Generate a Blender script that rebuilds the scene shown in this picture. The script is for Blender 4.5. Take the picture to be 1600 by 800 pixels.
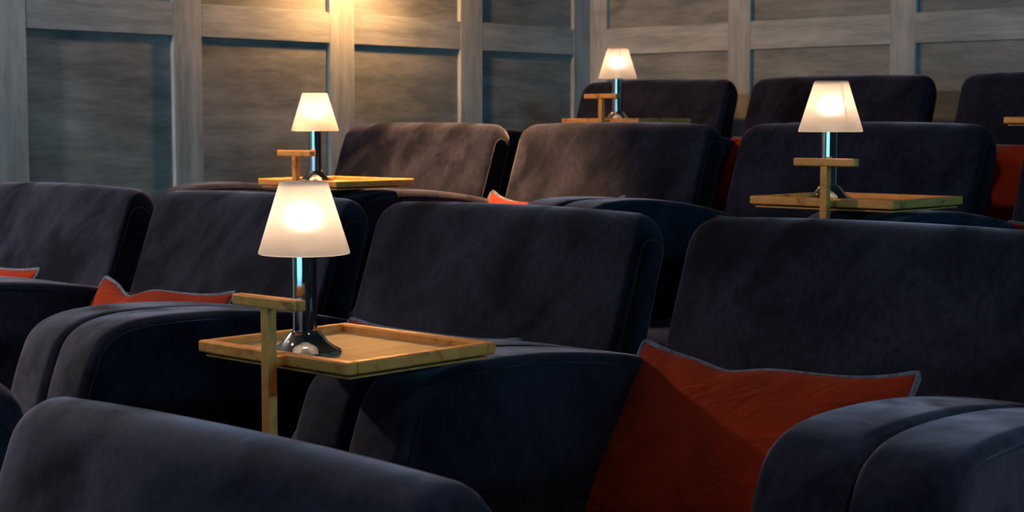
import bpy, bmesh, math, random
from mathutils import Vector, Matrix

random.seed(7)
scn = bpy.context.scene
for o in list(bpy.data.objects):
    bpy.data.objects.remove(o)
COL = scn.collection

# ------------------------------------------------------------------ camera
EYE = 1.305                      # camera height above the lowest tier
cam_d = bpy.data.cameras.new('camera')
cam = bpy.data.objects.new('camera', cam_d)
COL.objects.link(cam)
cam.location = (0, 0, EYE)
YAW, PITCH = 0.7514, 0.0830
cam.rotation_euler = (math.pi / 2 - PITCH, 0, YAW)
cam_d.sensor_width = 36
cam_d.lens = 2468.7 / 1600 * 36
cam_d.clip_start = 0.02
cam_d.dof.use_dof = True
cam_d.dof.focus_distance = 3.1
cam_d.dof.aperture_fstop = 10
scn.camera = cam

# ------------------------------------------------------------------ world, exposure
world = bpy.data.worlds.new('world')
scn.world = world
world.use_nodes = True
WB = world.node_tree.nodes['Background']
WB.inputs[0].default_value = (0.16, 0.38, 0.56, 1)
WB.inputs[1].default_value = 0.05
vs = scn.view_settings
vs.view_transform = 'Standard'
vs.look = 'None'
vs.gamma = 1
vs.use_curve_mapping = False
vs.exposure = 0.3

SCONCE_W = 900.0
SCREEN_W = 3.4
STRIP_W = 95.0                   # emission strength of the added blue fill strip
LAMP_W = 25.0                    # emission strength of the table lamp bulbs
WARM = (1.0, 0.53, 0.21)
SOFT = (1.0, 0.85, 0.72)
DOWN_W = 20.0                   # emission strength of the lenses on the added ceiling fill spots

# room dimensions
WALL_X = -5.463
WALL_Y = 6.45
CEIL_Z = 3.05
FLOOR = {1: 0.0, 2: 0.185, 3: 0.385, 4: 0.590}


# ------------------------------------------------------------------ helpers
def tag(o, label=None, cat=None, group=None, kind=None):
    if label: o['label'] = label
    if cat: o['category'] = cat
    if group: o['group'] = group
    if kind: o['kind'] = kind
    return o


def link(name, mesh, mat=None, parent=None):
    o = bpy.data.objects.new(name, mesh)
    COL.objects.link(o)
    if mat is not None and mesh is not None and not mesh.materials:
        mesh.materials.append(mat)
    if parent is not None:
        o.parent = parent
    return o


def empty(name, loc=(0, 0, 0), rz=0):
    o = bpy.data.objects.new(name, None)
    o.empty_display_size = 0.1
    COL.objects.link(o)
    o.location = loc
    o.rotation_euler = (0, 0, rz)
    return o


def mesh_from(name, verts, faces, smooth=True):
    me = bpy.data.meshes.new(name)
    me.from_pydata([tuple(v) for v in verts], [], faces)
    me.validate()
    bm = bmesh.new()
    bm.from_mesh(me)
    bmesh.ops.recalc_face_normals(bm, faces=bm.faces[:])
    bm.to_mesh(me)
    bm.free()
    for p in me.polygons:
        p.use_smooth = smooth
    if smooth:
        me.set_sharp_from_angle(angle=math.radians(30))
    return me


def box_mesh(name, x0, x1, y0, y1, z0, z1, bev=0.0, seg=2, smooth=False):
    bm = bmesh.new()
    bmesh.ops.create_cube(bm, size=1)
    for v in bm.verts:
        v.co = Vector(((x0 + x1) / 2 + v.co.x * (x1 - x0), (y0 + y1) / 2 + v.co.y * (y1 - y0),
                       (z0 + z1) / 2 + v.co.z * (z1 - z0)))
    if bev > 0:
        bmesh.ops.bevel(bm, geom=bm.edges[:], offset=bev, segments=seg, profile=0.5, affect='EDGES')
    me = bpy.data.meshes.new(name)
    bm.to_mesh(me)
    bm.free()
    for p in me.polygons:
        p.use_smooth = smooth
    return me


def lathe_mesh(name, prof, seg=48, close=False):
    """prof: list of (r, z); r = 0 makes a pole"""
    verts, faces, rings = [], [], []
    for r, z in prof:
        if r <= 1e-6:
            rings.append([len(verts)])
            verts.append((0, 0, z))
        else:
            rings.append(list(range(len(verts), len(verts) + seg)))
            for i in range(seg):
                a = 2 * math.pi * i / seg
                verts.append((r * math.cos(a), r * math.sin(a), z))
    for a, b in zip(rings[:-1], rings[1:]):
        for i in range(seg):
            j = (i + 1) % seg
            if len(a) == 1:
                faces.append((a[0], b[i], b[j]))
            elif len(b) == 1:
                faces.append((a[i], a[j], b[0]))
            else:
                faces.append((a[i], a[j], b[j], b[i]))
    return mesh_from(name, verts, faces)


def tube_mesh(name, pts, r, seg=6, closed=False):
    pts = [Vector(p) for p in pts]
    n = len(pts)
    verts, faces = [], []
    up = Vector((0, 0, 1))
    prev = None
    for i, p in enumerate(pts):
        if closed:
            t = pts[(i + 1) % n] - pts[i - 1]
        else:
            t = pts[min(i + 1, n - 1)] - pts[max(i - 1, 0)]
        t.normalize()
        if prev is None:
            s = t.cross(up)
            if s.length < 1e-3: s = t.cross(Vector((1, 0, 0)))
        else:
            s = prev - t * prev.dot(t)
        s.normalize()
        prev = s
        q = t.cross(s)
        for k in range(seg):
            a = 2 * math.pi * k / seg
            verts.append(p + s * (r * math.cos(a)) + q * (r * math.sin(a)))
    m = n if closed else n - 1
    for i in range(m):
        i2 = (i + 1) % n
        for k in range(seg):
            k2 = (k + 1) % seg
            faces.append((i * seg + k, i * seg + k2, i2 * seg + k2, i2 * seg + k))
    if not closed:
        faces.append(tuple(range(seg)))
        faces.append(tuple(range((n - 1) * seg, n * seg)))
    return mesh_from(name, verts, faces)


def catmull(pts, sub):
    out = []
    n = len(pts)
    for i in range(n - 1):
        p0 = pts[max(i - 1, 0)]; p1 = pts[i]; p2 = pts[i + 1]; p3 = pts[min(i + 2, n - 1)]
        for k in range(sub):
            t = k / sub
            out.append(tuple(0.5 * ((2 * p1[c]) + (-p0[c] + p2[c]) * t + (2 * p0[c] - 5 * p1[c] + 4 * p2[c] - p3[c]) * t * t
                             + (-p0[c] + 3 * p1[c] - 3 * p2[c] + p3[c]) * t ** 3) for c in range(len(p1))))
    out.append(tuple(pts[-1]))
    return out


def poly_normals(pr):
    """outward normals of a closed polygon of (y, z)"""
    n = len(pr)
    area = sum(pr[i][0] * pr[(i + 1) % n][1] - pr[(i + 1) % n][0] * pr[i][1] for i in range(n))
    sg = 1 if area > 0 else -1
    out = []
    for i in range(n):
        ty = pr[(i + 1) % n][0] - pr[i - 1][0]
        tz = pr[(i + 1) % n][1] - pr[i - 1][1]
        l = math.hypot(ty, tz) or 1
        out.append((sg * tz / l, -sg * ty / l))
    return out


def loft(name, pr, hw, r, bulge=0.0, corner=None, dome=0.0, belly=None):
    """slab with side outline pr (y, z), half width hw, edge radius r.
    corner(x, i) -> (dy, dz): an extra shift of outline point i at station x."""
    nm = poly_normals(pr)
    xs = [-hw + r * (1 - math.cos(a * math.pi / 2 / 5)) for a in range(0, 6)]
    R2 = 0.10
    inner = [-hw + r + (R2 - r) * k / 5 for k in range(1, 6)] if corner else []
    mid = 14
    a0 = (inner[-1] if inner else xs[-1])
    left = xs + inner
    xs_all = left + [a0 + (-2 * a0) * k / mid for k in range(1, mid)] + [-x for x in reversed(left)]
    verts, faces = [], []
    n = len(pr)
    rings = []
    for x in xs_all:
        d = abs(x) - (hw - r)
        ins = r - math.sqrt(max(r * r - d * d, 0)) if d > 0 else 0
        b = bulge * (1 - (abs(x) / hw) ** 2.2)
        ring = []
        for i, (y, z) in enumerate(pr):
            ny, nz = nm[i]
            k = b * (belly(i) if belly else 1)
            yy = y - ny * ins + ny * k
            zz = z - nz * ins + nz * k
            if corner:
                dy, dz = corner(x, i)
                yy += dy; zz += dz
            ring.append(len(verts))
            verts.append((x, yy, zz))
        rings.append(ring)
    for a, b in zip(rings[:-1], rings[1:]):
        for i in range(n):
            j = (i + 1) % n
            faces.append((a[i], a[j], b[j], b[i]))
    # side panels: one inset ring, slightly domed
    outl = {}
    for s, ring in ((-1, rings[0]), (1, rings[-1])):
        outl[s] = [Vector(verts[v]) for v in ring]
        faces.append(tuple(ring))
    me = mesh_from(name, verts, faces)
    return me, outl


# ------------------------------------------------------------------ materials
def new_mat(name):
    m = bpy.data.materials.new(name)
    m.use_nodes = True
    nt = m.node_tree
    return m, nt, nt.nodes['Principled BSDF']


def nd(nt, typ, **kw):
    n = nt.nodes.new(typ)
    for k, v in kw.items():
        if k.startswith('in_'):
            n.inputs[k[3:].replace('_', ' ')].default_value = v
        else:
            setattr(n, k, v)
    return n


def ramp(nt, fac, stops):
    n = nt.nodes.new('ShaderNodeValToRGB')
    cr = n.color_ramp
    while len(cr.elements) < len(stops): cr.elements.new(0.5)
    for e, (p, c) in zip(cr.elements, stops):
        e.position = p
        e.color = (c[0], c[1], c[2], 1) if not isinstance(c, (int, float)) else (c, c, c, 1)
    nt.links.new(fac, n.inputs[0])
    return n.outputs[0]


def coords(nt, scale=(1, 1, 1), rnd=6.0, rot=None):
    tc = nt.nodes.new('ShaderNodeTexCoord')
    oi = nt.nodes.new('ShaderNodeObjectInfo')
    mul = nd(nt, 'ShaderNodeMath', operation='MULTIPLY')
    mul.inputs[1].default_value = rnd
    nt.links.new(oi.outputs['Random'], mul.inputs[0])
    ad = nd(nt, 'ShaderNodeVectorMath', operation='ADD')
    nt.links.new(tc.outputs['Object'], ad.inputs[0])
    nt.links.new(mul.outputs[0], ad.inputs[1])
    mp = nt.nodes.new('ShaderNodeMapping')
    mp.inputs['Scale'].default_value = scale
    src = ad.outputs[0]
    if rot:
        m0 = nt.nodes.new('ShaderNodeMapping')
        m0.inputs['Rotation'].default_value = rot
        nt.links.new(src, m0.inputs[0])
        src = m0.outputs[0]
    nt.links.new(src, mp.inputs[0])
    return mp.outputs[0]


def noise(nt, vec, scale, detail=4, rough=0.55, dist=0.0):
    n = nd(nt, 'ShaderNodeTexNoise')
    n.inputs['Scale'].default_value = scale
    n.inputs['Detail'].default_value = detail
    n.inputs['Roughness'].default_value = rough
    n.inputs['Distortion'].default_value = dist
    nt.links.new(vec, n.inputs['Vector'])
    return n.outputs['Fac']


def bump(nt, h, strength, dist, prev=None):
    b = nd(nt, 'ShaderNodeBump')
    b.inputs['Strength'].default_value = strength
    b.inputs['Distance'].default_value = dist
    nt.links.new(h, b.inputs['Height'])
    if prev is not None: nt.links.new(prev, b.inputs['Normal'])
    return b.outputs[0]


def make_velvet(name, dark, light, tint, sheen_lo, sheen_hi, srough=0.45):
    m, nt, P = new_mat(name)
    v = coords(nt, (1.0, 1.0, 1.0), 6.0, (0.3, 0.5, 0.2))
    vs_ = coords(nt, (2.4, 1.6, 1.0), 6.0, (0.35, -0.65, 0.2))
    big = noise(nt, v, 4.5, 5, 0.62, 0.6)
    brush = noise(nt, vs_, 2.2, 3, 0.5, 1.2)
    mixn = nd(nt, 'ShaderNodeMath', operation='MULTIPLY_ADD')
    nt.links.new(big, mixn.inputs[0]); mixn.inputs[1].default_value = 0.5
    half = nd(nt, 'ShaderNodeMath', operation='MULTIPLY'); half.inputs[1].default_value = 0.5
    nt.links.new(brush, half.inputs[0]); nt.links.new(half.outputs[0], mixn.inputs[2])
    c = ramp(nt, mixn.outputs[0], [(0.41, dark), (0.58, light)])
    nap = noise(nt, coords(nt, (1, 1, 0.6)), 70, 4, 0.75)
    mx = nd(nt, 'ShaderNodeMixRGB', blend_type='MULTIPLY')
    mx.inputs[0].default_value = 1.0
    nt.links.new(c, mx.inputs[1])
    nt.links.new(ramp(nt, nap, [(0.35, 0.55), (0.65, 1.35)]), mx.inputs[2])
    nt.links.new(mx.outputs[0], P.inputs['Base Color'])
    s = ramp(nt, mixn.outputs[0], [(0.40, sheen_lo), (0.60, sheen_hi)])
    nt.links.new(s, P.inputs['Sheen Weight'])
    P.inputs['Sheen Roughness'].default_value = srough
    P.inputs['Sheen Tint'].default_value = (*tint, 1)
    P.inputs['Roughness'].default_value = 0.9
    P.inputs['Specular IOR Level'].default_value = 0.12
    fine = noise(nt, coords(nt), 420, 2, 0.6)
    b1 = bump(nt, big, 0.14, 0.012)
    b2 = bump(nt, fine, 0.25, 0.0012, b1)
    nt.links.new(b2, P.inputs['Normal'])
    return m


M_VELVET = make_velvet('navy_velvet', (0.0036, 0.0042, 0.0108), (0.0145, 0.0150, 0.0310), (0.80, 0.75, 1.0), 0.05, 0.60, 0.40)
M_PIPE = make_velvet('navy_piping', (0.022, 0.023, 0.036), (0.036, 0.035, 0.050), (0.85, 0.85, 1.0), 0.2, 0.45)
M_BLUEPIPE = make_velvet('slate_blue_piping', (0.10, 0.115, 0.18), (0.15, 0.165, 0.24), (0.8, 0.9, 1.0), 0.15, 0.3)


def make_red():
    m, nt, P = new_mat('rust_red_wool')
    v = coords(nt)
    weave = noise(nt, coords(nt, (1, 1, 3)), 300, 2, 0.6)
    mott = noise(nt, v, 9, 4, 0.6, 0.5)
    c = ramp(nt, mott, [(0.3, (0.22, 0.019, 0.006)), (0.7, (0.35, 0.031, 0.009))])
    mx = nd(nt, 'ShaderNodeMixRGB', blend_type='MULTIPLY')
    mx.inputs[0].default_value = 0.5
    nt.links.new(c, mx.inputs[1])
    nt.links.new(ramp(nt, weave, [(0.35, 0.5), (0.6, 1.0)]), mx.inputs[2])
    nt.links.new(mx.outputs[0], P.inputs['Base Color'])
    P.inputs['Roughness'].default_value = 0.95
    P.inputs['Specular IOR Level'].default_value = 0.1
    P.inputs['Sheen Weight'].default_value = 0.12
    P.inputs['Sheen Tint'].default_value = (1, 0.35, 0.2, 1)
    wr = noise(nt, coords(nt, (2.2, 1, 5), 6, (0, 0.5, 0)), 3.5, 3, 0.5, 1.0)
    b = bump(nt, wr, 0.7, 0.02)
    nt.links.new(bump(nt, weave, 0.4, 0.001, b), P.inputs['Normal'])
    return m


M_RED = make_red()


def make_brass():
    m, nt, P = new_mat('antique_brass')
    v = coords(nt)
    n1 = noise(nt, v, 22, 5, 0.6, 0.6)
    n2 = noise(nt, coords(nt, (1, 1, 6)), 60, 3, 0.6)
    c = ramp(nt, n1, [(0.30, (0.36, 0.115, 0.022)), (0.42, (0.76, 0.28, 0.058)), (0.75, (0.90, 0.385, 0.095))])
    nt.links.new(c, P.inputs['Base Color'])
    P.inputs['Metallic'].default_value = 0.25
    nt.links.new(ramp(nt, n2, [(0.3, 0.34), (0.7, 0.52)]), P.inputs['Roughness'])
    nt.links.new(bump(nt, n1, 0.12, 0.002), P.inputs['Normal'])
    return m


M_BRASS = make_brass()


def make_trayfloor():
    m, nt, P = new_mat('brushed_gold_panel')
    v = coords(nt, (30, 1.5, 1))
    n1 = noise(nt, v, 4, 4, 0.6)
    c = ramp(nt, n1, [(0.3, (0.40, 0.25, 0.10)), (0.7, (0.55, 0.37, 0.17))])
    nt.links.new(c, P.inputs['Base Color'])
    P.inputs['Metallic'].default_value = 0.35
    P.inputs['Roughness'].default_value = 0.5
    return m


M_TRAY = make_trayfloor()


def make_chrome():
    m, nt, P = new_mat('polished_chrome')
    P.inputs['Base Color'].default_value = (0.62, 0.61, 0.60, 1)
    P.inputs['Metallic'].default_value = 1
    n1 = noise(nt, coords(nt, (1, 1, 0.2)), 60, 3)
    nt.links.new(ramp(nt, n1, [(0.4, 0.05), (0.7, 0.13)]), P.inputs['Roughness'])
    return m


M_CHROME = make_chrome()


def make_shade():
    m, nt, P = new_mat('frosted_glass_shade')
    nt.nodes.remove(P)
    out = nt.nodes['Material Output']
    tr = nd(nt, 'ShaderNodeBsdfTranslucent'); tr.inputs[0].default_value = (0.95, 0.86, 0.76, 1)
    df = nd(nt, 'ShaderNodeBsdfDiffuse'); df.inputs[0].default_value = (0.80, 0.77, 0.72, 1)
    rf = nd(nt, 'ShaderNodeBsdfRefraction'); rf.inputs['Color'].default_value = (0.95, 0.93, 0.9, 1)
    rf.inputs['Roughness'].default_value = 0.78
    rf.inputs['IOR'].default_value = 1.40
    m1 = nd(nt, 'ShaderNodeMixShader'); m1.inputs[0].default_value = 0.35
    nt.links.new(tr.outputs[0], m1.inputs[1]); nt.links.new(df.outputs[0], m1.inputs[2])
    m2 = nd(nt, 'ShaderNodeMixShader'); m2.inputs[0].default_value = 0.27
    nt.links.new(m1.outputs[0], m2.inputs[1]); nt.links.new(rf.outputs[0], m2.inputs[2])
    nt.links.new(m2.outputs[0], out.inputs[0])
    return m


M_SHADE = make_shade()


def make_emit(name, col, strength):
    m, nt, P = new_mat(name)
    P.inputs['Base Color'].default_value = (0.8, 0.8, 0.8, 1)
    P.inputs['Emission Color'].default_value = (*col, 1)
    P.inputs['Emission Strength'].default_value = strength
    return m


M_BULB = make_emit('lit_bulb', (1.0, 0.68, 0.46), LAMP_W)
M_GLOBE = make_emit('lit_sconce_globe', (1.0, 0.47, 0.15), SCONCE_W * 0.68)
M_GLOBE2 = make_emit('lit_sconce_globe_soft', (1.0, 0.86, 0.72), SCONCE_W * 2.1)
M_DOWN = make_emit('lit_fillspot_lens', SOFT, DOWN_W)
M_SCREEN = make_emit('lit_projection_screen', (0.13, 0.42, 0.62), SCREEN_W)


def make_paint(name, c0, c1, axis, streak, contrast=(0.3, 0.7)):
    """limed painted timber, grain along axis 'h' or 'v' (world up is v)"""
    m, nt, P = new_mat(name)
    sc = (1.0, 1.0, streak) if axis == 'h' else (streak, streak, 1.0)
    v = coords(nt, sc, 9.0)
    g1 = noise(nt, v, 2.3, 6, 0.62, 0.3)
    g2 = noise(nt, coords(nt, (1, 1, 1), 9.0), 2.4, 3, 0.5, 0.4)
    g3 = noise(nt, v, 11, 3, 0.6)
    a = nd(nt, 'ShaderNodeMath', operation='MULTIPLY_ADD'); a.inputs[1].default_value = 0.5
    b = nd(nt, 'ShaderNodeMath', operation='MULTIPLY'); b.inputs[1].default_value = 0.3
    c = nd(nt, 'ShaderNodeMath', operation='MULTIPLY_ADD'); c.inputs[1].default_value = 0.2
    nt.links.new(g2, b.inputs[0]); nt.links.new(g1, a.inputs[0]); nt.links.new(b.outputs[0], a.inputs[2])
    nt.links.new(g3, c.inputs[0]); nt.links.new(a.outputs[0], c.inputs[2])
    col = ramp(nt, c.outputs[0], [(contrast[0], c0), (contrast[1], c1)])
    nt.links.new(col, P.inputs['Base Color'])
    P.inputs['Roughness'].default_value = 0.62
    P.inputs['Specular IOR Level'].default_value = 0.25
    nt.links.new(bump(nt, g3, 0.2, 0.002), P.inputs['Normal'])
    return m


M_RAIL = make_paint('limed_paint_horizontal', (0.195, 0.228, 0.250), (0.44, 0.476, 0.507), 'h', 9, (0.36, 0.62))
M_STILE = make_paint('limed_paint_vertical', (0.195, 0.228, 0.250), (0.44, 0.476, 0.507), 'v', 9, (0.36, 0.62))
M_PANEL = make_paint('limed_panel_streaked', (0.060, 0.079, 0.090), (0.335, 0.362, 0.380), 'h', 6, (0.31, 0.70))
M_WALL = make_paint('wall_backing', (0.15, 0.15, 0.14), (0.2, 0.2, 0.19), 'v', 3)


def make_plain(name, c0, c1, scale, rough=0.9):
    m, nt, P = new_mat(name)
    n = noise(nt, coords(nt), scale, 4, 0.6)
    nt.links.new(ramp(nt, n, [(0.3, c0), (0.7, c1)]), P.inputs['Base Color'])
    P.inputs['Roughness'].default_value = rough
    nt.links.new(bump(nt, n, 0.3, 0.003), P.inputs['Normal'])
    return m


M_CARPET = make_plain('dark_carpet', (0.012, 0.013, 0.018), (0.030, 0.030, 0.036), 160)
M_CEIL = make_plain('dark_ceiling_paint', (0.05, 0.05, 0.055), (0.07, 0.07, 0.075), 8)
M_FOOT = make_plain('black_foot', (0.01, 0.01, 0.01), (0.02, 0.02, 0.02), 40, 0.6)

# ------------------------------------------------------------------ the room
X1 = 4.0
TY = {1: (-5.4, 1.47), 2: (1.47, 3.10), 3: (3.10, 4.74), 4: (4.74, WALL_Y)}
for r in (1, 2, 3, 4):
    o = link('floor', box_mesh('floor', WALL_X, X1, TY[r][0], TY[r][1], -0.25, FLOOR[r]), M_CARPET)
    tag(o, ['', 'dark carpeted lowest floor tier', 'dark carpeted floor tier under the second row',
            'dark carpeted floor tier under the third row', 'dark carpeted floor tier under the back row'][r], kind='structure')
o = link('ceiling', box_mesh('ceiling', WALL_X, X1, -5.4, WALL_Y, CEIL_Z, CEIL_Z + 0.1), M_CEIL)
tag(o, 'dark painted ceiling', kind='structure')

o = link('wall_right', box_mesh('wall_right', X1, X1 + 0.1, -5.4, WALL_Y + 0.15, -0.25, CEIL_Z), M_CEIL)
tag(o, 'dark painted right side wall', kind='structure')
o = link('wall_front', box_mesh('wall_front', WALL_X - 0.15, X1 + 0.1, -5.5, -5.4, -0.25, CEIL_Z), M_CEIL)
tag(o, 'dark painted wall behind the projection screen', kind='structure')
RAIL_LO, RAIL_HI = EYE + 0.364, EYE + 0.500     # the rail that crosses the photograph
ST = 0.022                                       # depth of the panel recess
wl = link('wall_left', box_mesh('wall_left', WALL_X - 0.15, WALL_X - ST - 0.012, -5.4, WALL_Y + 0.15, -0.25, CEIL_Z), M_WALL)
tag(wl, 'grey limed timber panelling on the left wall', kind='structure')
wb = link('wall_back', box_mesh('wall_back', WALL_X - 0.15, X1, WALL_Y + ST + 0.012, WALL_Y + 0.15, -0.25, CEIL_Z), M_WALL)
tag(wb, 'grey limed timber panelling on the back wall', kind='structure')


def panelling(side, edges, ztiers, zr):
    """edges: [(panel start, panel end)...] along the wall; ztiers: panel (z0, z1); zr: rails (z0, z1)"""
    def bx(name, mat, a0, a1, z0, z1, d0, d1, bev):
        ca, cz = (a0 + a1) / 2, (z0 + z1) / 2
        if side == 'left':
            me = box_mesh(name, d0, d1, a0 - ca, a1 - ca, z0 - cz, z1 - cz, bev, 2)
            o = link(name, me, mat, wl); o.location = (WALL_X, ca, cz)
        else:
            me = box_mesh(name, a0 - ca, a1 - ca, -d1, -d0, z0 - cz, z1 - cz, bev, 2)
            o = link(name, me, mat, wb); o.location = (ca, WALL_Y, cz)
        return o
    for a0, a1 in edges:
        for z0, z1 in ztiers:
            bx('panel', M_PANEL, a0 - 0.004, a1 + 0.004, z0 - 0.004, z1 + 0.004, -ST - 0.012, -ST, 0)
        for z0, z1 in zr:
            bx('rail', M_RAIL, a0 - 0.0005, a1 + 0.0005, z0, z1, -ST - 0.012, -0.0012, 0.002)
    bounds = [(edges[i][1], edges[i + 1][0]) for i in range(len(edges) - 1)]
    return bx, bounds


LE = [(-0.15 + 0.0, 0.51), (0.68 - 0.01, 1.34), (1.50, 2.165), (2.325, 3.006), (3.152, 3.818), (3.958, 4.654), (4.798, 5.483), (5.635, 6.325)]
ZT = [(0.36, RAIL_LO), (RAIL_HI, 2.62)]
ZR = [(0.22, 0.36), (RAIL_LO, RAIL_HI), (2.62, 2.76)]
bx, bounds = panelling('left', LE, ZT, ZR)
for a0, a1 in bounds + [(-0.30, -0.15), (6.325, 6.4495)]:
    bx('stile', M_STILE, a0, a1, 0.0, 2.76, -ST - 0.012, 0.0, 0.002)
BE = [(-5.345, -4.573), (-4.440, -3.680), (-3.551, -2.79), (-2.66, -1.90), (-1.77, -1.01), (-0.88, -0.12)]
bx, bounds = panelling('back', BE, [(0.80, RAIL_LO), (RAIL_HI, 2.62)], [(0.66, 0.80), (RAIL_LO, RAIL_HI), (2.62, 2.76)])
for a0, a1 in bounds + [(WALL_X + 0.0005, -5.345), (-0.12, 0.01)]:
    bx('stile', M_STILE, a0, a1, 0.60, 2.76, -ST - 0.012, 0.0, 0.002)

# projection screen that the room faces (behind the camera)
scr = empty('projection_screen', (-1.7, -5.36, 0.0))
tag(scr, 'wide projection screen glowing blue at the front of the room', 'screen')
link('screen_surface', box_mesh('screen_surface', -3.3, 3.3, 0.0, 0.02, 0.30, 2.50), M_SCREEN, scr)
for nm_, (a, b, c, d) in {'frame_top': (-3.4, 3.4, 2.50, 2.60), 'frame_bottom': (-3.4, 3.4, 0.20, 0.30),
                          'frame_side': (-3.4, -3.3, 0.30, 2.50), 'frame_edge': (3.3, 3.4, 0.30, 2.50)}.items():
    link(nm_, box_mesh(nm_, a, b, -0.02, 0.03, c, d), M_FOOT, scr)


# unseen blue strip added high on the right wall as teal fill
M_STRIP = make_emit('blue_fill_strip', (0.10, 0.42, 0.60), STRIP_W)
ls = empty('fill_strip', (X1 - 0.005, 0, 0))
tag(ls, 'long added blue fill strip, unseen, high on the right side wall', 'light strip')
link('diffuser', box_mesh('diffuser', -0.07, -0.02, 3.0, 6.3, 2.40, 2.52), M_STRIP, ls)
link('housing', box_mesh('housing', -0.03, 0.0, 2.98, 6.32, 2.38, 2.54), M_FOOT, ls)

# wall sconces above the left wall panels
def sconce(y, z, label, mat, x=WALL_X, s=1, reach=0.22):
    t = empty('wall_sconce', (x, y, z))
    tag(t, label, 'wall lamp', 'globe sconces on the left wall')
    link('backplate', box_mesh('backplate', 0, 0.015 * s, -0.05, 0.05, -0.09, 0.09, 0.004), M_BRASS, t)
    link('arm', tube_mesh('arm', [(0.01 * s, 0, -0.06), (reach * 0.5, 0, -0.07), (reach * 0.9, 0, -0.065), (reach, 0, -0.035)], 0.008, 8), M_BRASS, t)
    g = link('globe', lathe_mesh('globe', [(0, -0.04)] + [(0.04 * math.cos(a), 0.04 * math.sin(a)) for a in
             [math.radians(d) for d in range(-60, 61, 30)]] + [(0, 0.04)], 12), mat, t)
    g.location = (reach, 0, 0)
    return t


sconce(4.74, EYE + 0.74, 'brass wall lamp with lit globe above the panels nearest the corner', M_GLOBE, reach=0.21)
sconce(1.40, EYE + 0.85, 'brass wall lamp with lit globe above the panels beside the front rows', M_GLOBE2)


def fillspot(x, y, label, watt, cone=75, col=SOFT):  # unseen ceiling spot, added to brighten chosen chairs and tables
    t = empty('ceiling_fillspot', (x, y, CEIL_Z))
    tag(t, label, 'fillspot', 'added unseen fill spots in the ceiling')
    link('trim_ring', lathe_mesh('trim_ring', [(0.052, 0.0), (0.075, 0.0), (0.075, -0.006), (0.054, -0.010), (0.052, 0.0)], 24), M_BRASS, t)
    link('lens', lathe_mesh('lens', [(0, -0.004), (0.052, -0.004)], 12), M_DOWN, t)
    ld = bpy.data.lights.new('beam', 'SPOT')
    ld.energy = watt; ld.color = col; ld.spot_size = math.radians(cone); ld.spot_blend = 0.7; ld.shadow_soft_size = 0.05
    lo = bpy.data.objects.new('beam', ld); COL.objects.link(lo); lo.parent = t; lo.location = (0, 0, -0.012)
    return t


fillspot(-4.8, 0.95, 'added round ceiling downlight above the front row at left', 330, 85)
fillspot(-3.3, 0.95, 'added round ceiling downlight above the front row near the middle', 150, 80)
fillspot(-4.25, 3.95, 'added round ceiling downlight above the third row beside the wall', 1000, 54, WARM)
fillspot(0.4, 1.3, 'added round ceiling downlight above the front row at right', 110, 120)


# ------------------------------------------------------------------ armchair
# chair-local frame: x across, y = room y - 2.2 (row two), z above its own floor
FZ = 1.12


def L2(p): return (p[0] - 2.2, p[1] + FZ)


arm_top = catmull([(1.700, -1.06), (1.760, -0.82), (1.812, -0.605), (1.838, -0.525), (1.862, -0.476), (1.902, -0.446), (1.968, -0.430),
                   (2.08, -0.426), (2.22, -0.432), (2.38, -0.450), (2.54, -0.478), (2.66, -0.508)], 4)
arm_pr = [L2(p) for p in arm_top] + [L2((2.70, -0.56)), L2((2.72, -0.80)), L2((2.72, -1.06)), L2((2.45, -1.06)), L2((2.05, -1.06))]

REC = math.radians(20)
ax = (math.sin(REC), math.cos(REC))
nb = (math.cos(REC), -math.sin(REC))
P0 = (2.520, -0.85)
TH = 0.110
LEN = 0.652


def bp(s, t): return (P0[0] + ax[0] * s + nb[0] * t, P0[1] + ax[1] * s + nb[1] * t)


back_pts = [(2.47, -1.02)] + [bp(s, 0) for s in (0, 0.08, 0.16, 0.24, 0.32, 0.40, 0.47, 0.53, 0.58, 0.62)]
ss_ = [-0.17, 0, 0.08, 0.16, 0.24, 0.32, 0.40, 0.47, 0.53, 0.58, 0.62]
for k in range(0, 17):
    a = math.pi - math.pi * k / 16
    back_pts.append(bp(LEN + TH / 2 * math.sin(a), TH / 2 + TH / 2 * math.cos(a)))
    ss_.append(LEN + TH / 2 * math.sin(a))
for s, t in ((0.58, TH + 0.001), (0.48, TH + 0.006), (0.36, TH + 0.014), (0.2, TH + 0.03), (0.0, TH + 0.06)):
    back_pts.append(bp(s, t)); ss_.append(s)
back_pts.append((2.74, -1.02)); ss_.append(-0.2)
back_pr = [L2(p) for p in back_pts]
HWB = 0.436


def back_corner(x, i):
    R = 0.052
    d = abs(x) - (HWB - R)
    c = R - math.sqrt(max(R * R - min(d, R * 0.985) ** 2, 0)) if d > 0 else 0
    w = max(0.0, min(1.0, (ss_[i] - 0.42) / 0.26))
    w = w * w * (3 - 2 * w)
    return (-ax[0] * c * w * 0.9, -ax[1] * c * w * 0.9)


def back_belly(i):
    return 1.0 if ss_[i] > 0.0 and i < 24 else 0.3


ME_BACK, OUT_BACK = loft('backrest', back_pr, HWB, 0.018, 0.010, back_corner, belly=back_belly)
AHW = 0.0720
ME_ARM, OUT_ARM = loft('arm', arm_pr, AHW, 0.018, 0.004)


def seam_pts(outl, s, i0, i1, off=0.0005):
    return [Vector((p.x + s * off, p.y, p.z)) for p in outl[s][i0:i1]]


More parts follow.
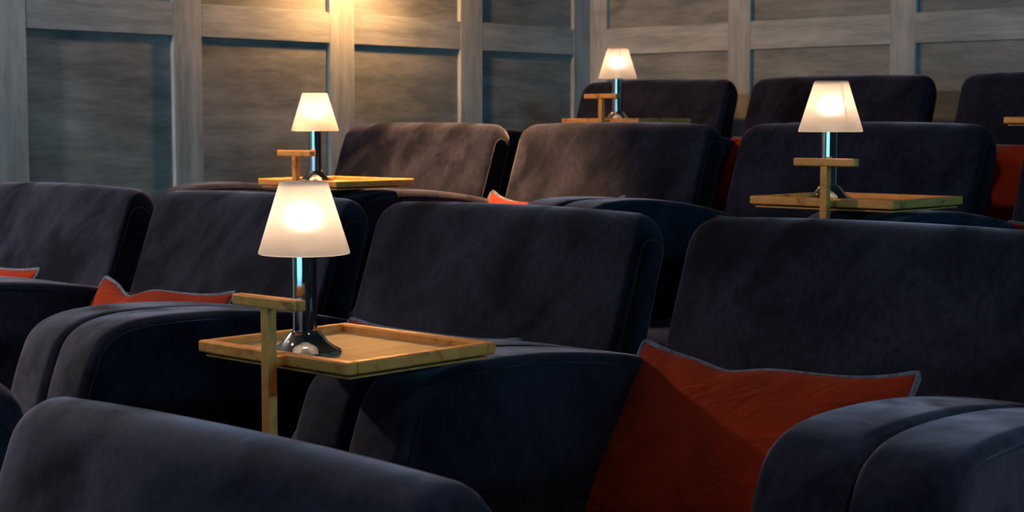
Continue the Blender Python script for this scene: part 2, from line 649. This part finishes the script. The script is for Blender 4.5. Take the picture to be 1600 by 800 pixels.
NB = len(back_pr)
ME_BPIPE = {s: tube_mesh('piping', seam_pts(OUT_BACK, s, 0, NB - 1), 0.0025, 6) for s in (-1, 1)}
NA = len(arm_pr)
ME_APIPE = {s: tube_mesh('piping', seam_pts(OUT_ARM, s, 0, NA - 3), 0.0018, 6) for s in (-1, 1)}
# seat cushion, base and feet
seat_pr = [L2(p) for p in catmull([(1.80, -0.94), (1.775, -0.90), (1.782, -0.84), (1.82, -0.807), (1.90, -0.795), (2.1, -0.792), (2.3, -0.798), (2.5, -0.81)], 4)]
seat_pr += [L2((2.56, -0.83)), L2((2.55, -0.94)), L2((2.2, -0.94))]
ME_SEAT, OUT_SEAT = loft('seat_cushion', seat_pr, 0.345, 0.03, 0.012)
ME_BASE = box_mesh('base', -0.345, 0.345, 1.80 - 2.2, 2.56 - 2.2, 0.06, 0.179, 0.012)
ME_FOOT = lathe_mesh('foot', [(0, 0), (0.018, 0), (0.024, 0.075), (0, 0.075)], 12)
for me_, m_ in ((ME_BACK, M_VELVET), (ME_ARM, M_VELVET), (ME_SEAT, M_VELVET), (ME_BASE, M_VELVET), (ME_FOOT, M_FOOT),
                (ME_BPIPE[-1], M_PIPE), (ME_BPIPE[1], M_PIPE), (ME_APIPE[-1], M_VELVET), (ME_APIPE[1], M_VELVET)):
    me_.materials.append(m_)


def armchair(x, dy, row, label, tilt=0.0):
    t = empty('armchair', (x, 2.2 + dy, FLOOR[row]))
    tag(t, label, 'armchair', 'navy velvet armchairs in tiered rows')
    b = link('backrest', ME_BACK, None, t)
    for s in (-1, 1):
        link('piping', ME_BPIPE[s], None, b)
    if tilt:
        # recline about the seat joint
        piv = Vector((0, 2.52 - 2.2, FZ - 0.85))
        b.matrix_local = Matrix.Translation(piv) @ Matrix.Rotation(-tilt, 4, 'X') @ Matrix.Translation(-piv)
    for s in (-1, 1):
        a = link('arm', ME_ARM, None, t)
        a.location = (s * 0.4235, 0, 0)
        for q in (-1, 1):
            link('piping', ME_APIPE[q], None, a)
    link('seat_cushion', ME_SEAT, None, t)
    link('base', ME_BASE, None, t)
    for fx in (-0.42, 0.42):
        for fy in (-0.36, 0.42):
            f = link('foot', ME_FOOT, None, t); f.location = (fx, fy, 0)
    return t


Y1, Y2, Y3, Y4 = -1.615, 0.0, 1.625, 3.20
armchair(-2.586, Y1, 1, 'navy velvet armchair at the lower left edge, only its rounded side showing')
armchair(-1.590, Y1, 1, 'navy velvet armchair nearest the camera, its broad rounded top in the bottom left foreground')
armchair(-4.61, Y2, 2, 'brownish navy velvet armchair beside the left wall, front of the panelling')
armchair(-3.61, Y2, 2, 'navy velvet armchair directly behind the big front table lamp')
armchair(-2.61, Y2, 2, 'navy velvet armchair right of the front lamp, behind the brass tray')
armchair(-1.61, Y2, 2, 'large navy velvet armchair holding the big red cushion in the foreground')
armchair(-0.61, Y2, 2, 'navy velvet armchair at the lower right corner, only its arm showing')
armchair(-4.61, Y3, 3, 'armchair with brown-lit velvet beside the lamp nearest the left wall')
armchair(-3.61, Y3, 3, 'dark velvet armchair in the third row between its two lamp tables')
armchair(-2.61, Y3, 3, 'navy velvet armchair behind the right-hand lamp and its tray')
armchair(-1.61, Y3, 3, 'navy velvet armchair cut off at the right edge behind the large chair')
armchair(-4.65, Y4, 4, 'dark armchair in the back row beside the wall corner')
armchair(-3.65, Y4, 4, 'dark armchair in the middle of the back row against the panelling')
armchair(-2.63, Y4, 4, 'dark armchair in the back row cut off by the right edge')


# ------------------------------------------------------------------ side tables
TA, TB = 0.406, 0.345


def bar(name, x0, x1, y0, y1, z0, z1, mat, parent, bev=0.003):
    return link(name, box_mesh(name, x0, x1, y0, y1, z0, z1, bev, 2), mat, parent)


def side_table(x, y, ztop, row, label, label_part=None):
    """origin on the floor under the middle of the tray's front edge"""
    fz = FLOOR[row]
    h = ztop - fz
    t = empty('side_table', (x, y, fz))
    tag(t, label, 'table', 'brass tray tables between armchairs')
    rw, rh = 0.021, 0.021
    tr = bar('tray_panel', -TA / 2 + 0.012, TA / 2 - 0.012, 0.012, TB - 0.012, h - 0.020, h - 0.013, M_TRAY, t, 0.001)
    tr['label'] = 'pale gold tray floor'
    bar('tray_rim', -TA / 2, TA / 2, 0, rw, h - rh, h, M_BRASS, t)
    bar('tray_rim', -TA / 2, TA / 2, TB - rw, TB, h - rh, h, M_BRASS, t)
    bar('tray_rim', -TA / 2, -TA / 2 + rw, rw, TB - rw, h - rh, h, M_BRASS, t)
    bar('tray_rim', TA / 2 - rw, TA / 2, rw, TB - rw, h - rh, h, M_BRASS, t)
    bar('under_frame', -TA / 2 + 0.012, TA / 2 - 0.008, 0.008, TB - 0.012, h - rh - 0.0075, h - rh - 0.004, M_BRASS, t, 0.0008)
    px = 0.035
    bar('bracket', px - 0.009, px + 0.009, -0.020, 0.002, h - 0.020, h - 0.003, M_BRASS, t, 0.002)
    bar('post', px - 0.0095, px + 0.0095, -0.038, -0.019, 0.010, h + 0.080, M_BRASS, t, 0.0015)
    bar('handle', px - 0.085, px + 0.085, -0.040, -0.017, h + 0.079, h + 0.098, M_BRASS, t, 0.003)
    bar('foot_plate', px - 0.05, px + 0.05, -0.07, 0.20, 0.0, 0.010, M_BRASS, t, 0.002)
    return t


# ------------------------------------------------------------------ table lamps
prof_base = [(0, 0), (0.062, 0), (0.0635, 0.003), (0.062, 0.007), (0.056, 0.010), (0.048, 0.0145), (0.040, 0.021), (0.034, 0.029),
             (0.0285, 0.036), (0.0275, 0.0385), (0.0235, 0.040), (0.0215, 0.041)]
ME_LBASE = lathe_mesh('base', prof_base + [(0, 0.041)], 48); ME_LBASE.materials.append(M_CHROME)
ME_LPOLE = lathe_mesh('pole', [(0, 0.040), (0.0213, 0.040), (0.0213, 0.0425), (0.0213, 0.110), (0.0213, 0.183), (0.0213, 0.186), (0.018, 0.189), (0, 0.189)], 40); ME_LPOLE.materials.append(M_CHROME)
ZB, ZTOP = 0.1735, 0.2985
ME_SHADE = lathe_mesh('shade', [(0.0765, ZB), (0.0785, ZB + 0.001), (0.0785, ZB + 0.004), (0.0415, ZTOP - 0.002), (0.0395, ZTOP)], 56); ME_SHADE.materials.append(M_SHADE)
ME_BULB = lathe_mesh('bulb', [(0, -0.017)] + [(0.017 * math.cos(math.radians(d)), 0.017 * math.sin(math.radians(d))) for d in range(-70, 71, 20)] + [(0, 0.017)], 16); ME_BULB.materials.append(M_BULB)
ME_SOCK = lathe_mesh('socket', [(0, 0.188), (0.010, 0.188), (0.010, 0.222), (0, 0.222)], 16); ME_SOCK.materials.append(M_CHROME)
ME_CAP = lathe_mesh('shade_cap', [(0, 0.2815), (0.034, 0.2815), (0.036, 0.283), (0.034, 0.2845), (0, 0.2845)], 32)
M_CAP = make_plain('white_enamel', (0.7, 0.68, 0.65), (0.75, 0.73, 0.7), 30, 0.5); ME_CAP.materials.append(M_CAP)
M_STEEL = M_CHROME


def table_lamp(x, y, z, wire, label):
    t = empty('table_lamp', (x, y, z))
    tag(t, label, 'lamp', 'chrome table lamps with frosted shades')
    link('base', ME_LBASE, None, t)
    link('pole', ME_LPOLE, None, t)
    s = link('shade', ME_SHADE, None, t); s['label'] = 'glowing frosted white conical shade'
    link('shade_cap', ME_CAP, None, s)
    a = math.radians(wire)
    link('support_wire', tube_mesh('support_wire', [(0.0355 * math.cos(a), 0.0355 * math.sin(a), 0.283), (0.0705 * math.cos(a), 0.068 * math.sin(a), 0.182),
         (0.018 * math.cos(a), 0.018 * math.sin(a), 0.182)], 0.0012, 6), M_CHROME, s)
    link('socket', ME_SOCK, None, t)
    b = link('bulb', ME_BULB, None, t); b.location = (0, 0, 0.232)
    return t


TABLES = [(-2.115, 1.661, -0.383, 2, -0.002, 0.080), (-4.086, 3.329, -0.182, 3, -0.002, 0.085),
          (-2.083, 3.327, -0.179, 3, -0.016, 0.073), (-4.124, 4.932, 0.025, 4, 0.018, 0.093), (-2.185, 4.932, 0.025, 4, None, None)]
TL = ['brass tray table in front, holding the largest lamp', 'brass tray table holding the lamp nearest the left wall',
      'brass tray table at right, holding the lamp before the dark chair', 'brass tray table in the back row holding the smallest lamp',
      'brass tray table cut off by the right edge in the back row']
LL = ['large glowing chrome table lamp in front on the nearest brass tray', 'glowing chrome table lamp against the left wall panelling, above the front lamp',
      'glowing chrome table lamp on the right-hand brass tray', 'smallest glowing chrome table lamp, in the back row near the wall corner']
for i, (x, y, z, row, lx, ly) in enumerate(TABLES):
    side_table(x, y, EYE + z, row, TL[i])
    if lx is not None:
        table_lamp(x + lx, y + ly, EYE + z - 0.0127, (205, 300, 335, 320)[i], LL[i])


# ------------------------------------------------------------------ scatter cushions
def cushion(loc, w, h, thick, lean, roll, yaw, label, dip=(-0.26, 0.0), sag=0.12, seed=0):
    """loc: middle of the bottom edge; lean: backwards from upright"""
    rnd = random.Random(seed)
    nu, nv = 36, 26
    verts, faces = [], []

    def shape(u, v):
        kx = 0.07 * (1 - v * v)
        kz = sag * (1 - u ** 4) if v > 0 else 0.05 * (1 - u * u)
        X = w / 2 * u * (1 - kx)
        Z = h / 2 + h / 2 * v * (1 - kz * abs(v))
        if dip[1]:
            Z -= dip[1] * math.exp(-((u - dip[0]) / 0.20) ** 2) * max(0, (v + 0.2) / 1.2) ** 2
        c = 1 - 0.035 * (u * v) ** 8
        return X * c, h / 2 + (Z - h / 2) * c
    ph = [rnd.uniform(0, 6.28) for _ in range(6)]
    for side in (-1, 1):
        for j in range(nv + 1):
            for i in range(nu + 1):
                u = -1 + 2 * i / nu; v = -1 + 2 * j / nv
                u = math.sin(u * math.pi / 2) * 0.4 + u * 0.6; v = math.sin(v * math.pi / 2) * 0.4 + v * 0.6
                X, Z = shape(u, v)
                e = max(0, (1 - abs(u) ** 2.6)) ** 0.62 * max(0, (1 - abs(v) ** 2.6)) ** 0.62
                wr = 0.10 * math.sin(7 * u + 3 * v + ph[0]) + 0.08 * math.sin(5 * v - 6 * u + ph[1]) + 0.06 * math.sin(13 * u + 9 * v + ph[2])
                T = thick / 2 * e * (1 + wr * (0.4 + 0.6 * abs(v)))
                if dip[1]:
                    T *= 1 - 0.35 * math.exp(-((u - dip[0]) / 0.16) ** 2) * max(0, v)
                verts.append((X, side * T, Z))
    N = (nu + 1) * (nv + 1)
    for s in (0, 1):
        for j in range(nv):
            for i in range(nu):
                a = s * N + j * (nu + 1) + i
                faces.append((a, a + 1, a + nu + 2, a + nu + 1))
    me = bpy.data.meshes.new('cover')
    me.from_pydata(verts, [], faces)
    bm = bmesh.new(); bm.from_mesh(me)
    bmesh.ops.remove_doubles(bm, verts=bm.verts[:], dist=0.00005)
    bmesh.ops.recalc_face_normals(bm, faces=bm.faces[:])
    bm.to_mesh(me); bm.free()
    for p in me.polygons: p.use_smooth = True
    t = empty('cushion', loc)
    t.rotation_euler = (-lean, roll, yaw)
    tag(t, label, 'cushion', 'rust red cushions on the armchairs')
    link('cover', me, M_RED, t)
    path = []
    for i in range(0, 41): path.append((-1 + i / 20, 1))
    for i in range(1, 31): path.append((1, 1 - i / 15))
    for i in range(1, 41): path.append((1 - i / 20, -1))
    for i in range(1, 30): path.append((-1, -1 + i / 15))
    pts = []
    for u, v in path:
        # round the corners a little
        uu = max(-0.988, min(0.988, u)) if abs(v) > 0.99 else u
        vv = max(-0.988, min(0.988, v)) if abs(u) > 0.99 else v
        X, Z = shape(uu, vv)
        pts.append((X, 0, Z))
    link('piping', tube_mesh('piping', pts, 0.0056, 8, True), M_BLUEPIPE, t)
    return t


SEAT = FZ - 0.792


def cush(cx, dy, row, label, off=-0.06, y=2.30, w=0.64, h=0.42, lean=0.60, roll=0.0, yaw=0.0, dz=0.0, dip=(-0.26, 0.0), seed=1, thick=0.13, sag=0.12):
    return cushion((cx + off, y + dy, FLOOR[row] + SEAT + dz + 0.012), w, h, thick, lean, roll, yaw, label, dip, sag, seed)


cush(-1.61, Y2, 2, 'big rust red cushion with slate piping in the right foreground', off=-0.072, dip=(-0.26, 0.016), sag=0.19, seed=3)
cush(-2.61, Y2, 2, 'red cushion mostly hidden behind the front brass tray', off=0.01, w=0.58, h=0.385, seed=4)
cush(-3.61, Y2, 2, 'orange-red cushion behind the front lamp, left of the brass handle', dip=(-0.45, 0.03), sag=0.16, seed=5)
cush(-4.61, Y2, 2, 'red cushion corner at the far left edge', off=-0.04, seed=6)
cush(-3.61, Y3, 3, 'orange-red cushion corner peeking over the chair backs in the centre', sag=0.28, seed=7)
cush(-2.61, Y3, 3, 'red cushion barely showing below the right-hand tray', h=0.36, seed=8)
cush(-1.61, Y3, 3, 'red cushion sliver at the right edge behind the large chair', h=0.385, seed=9)
cush(-3.65, Y4, 4, 'dark red cushion in the back row between two chair backs', h=0.396, seed=10)
cush(-2.63, Y4, 4, 'dark red cushion at the right edge in the back row', h=0.378, seed=11)
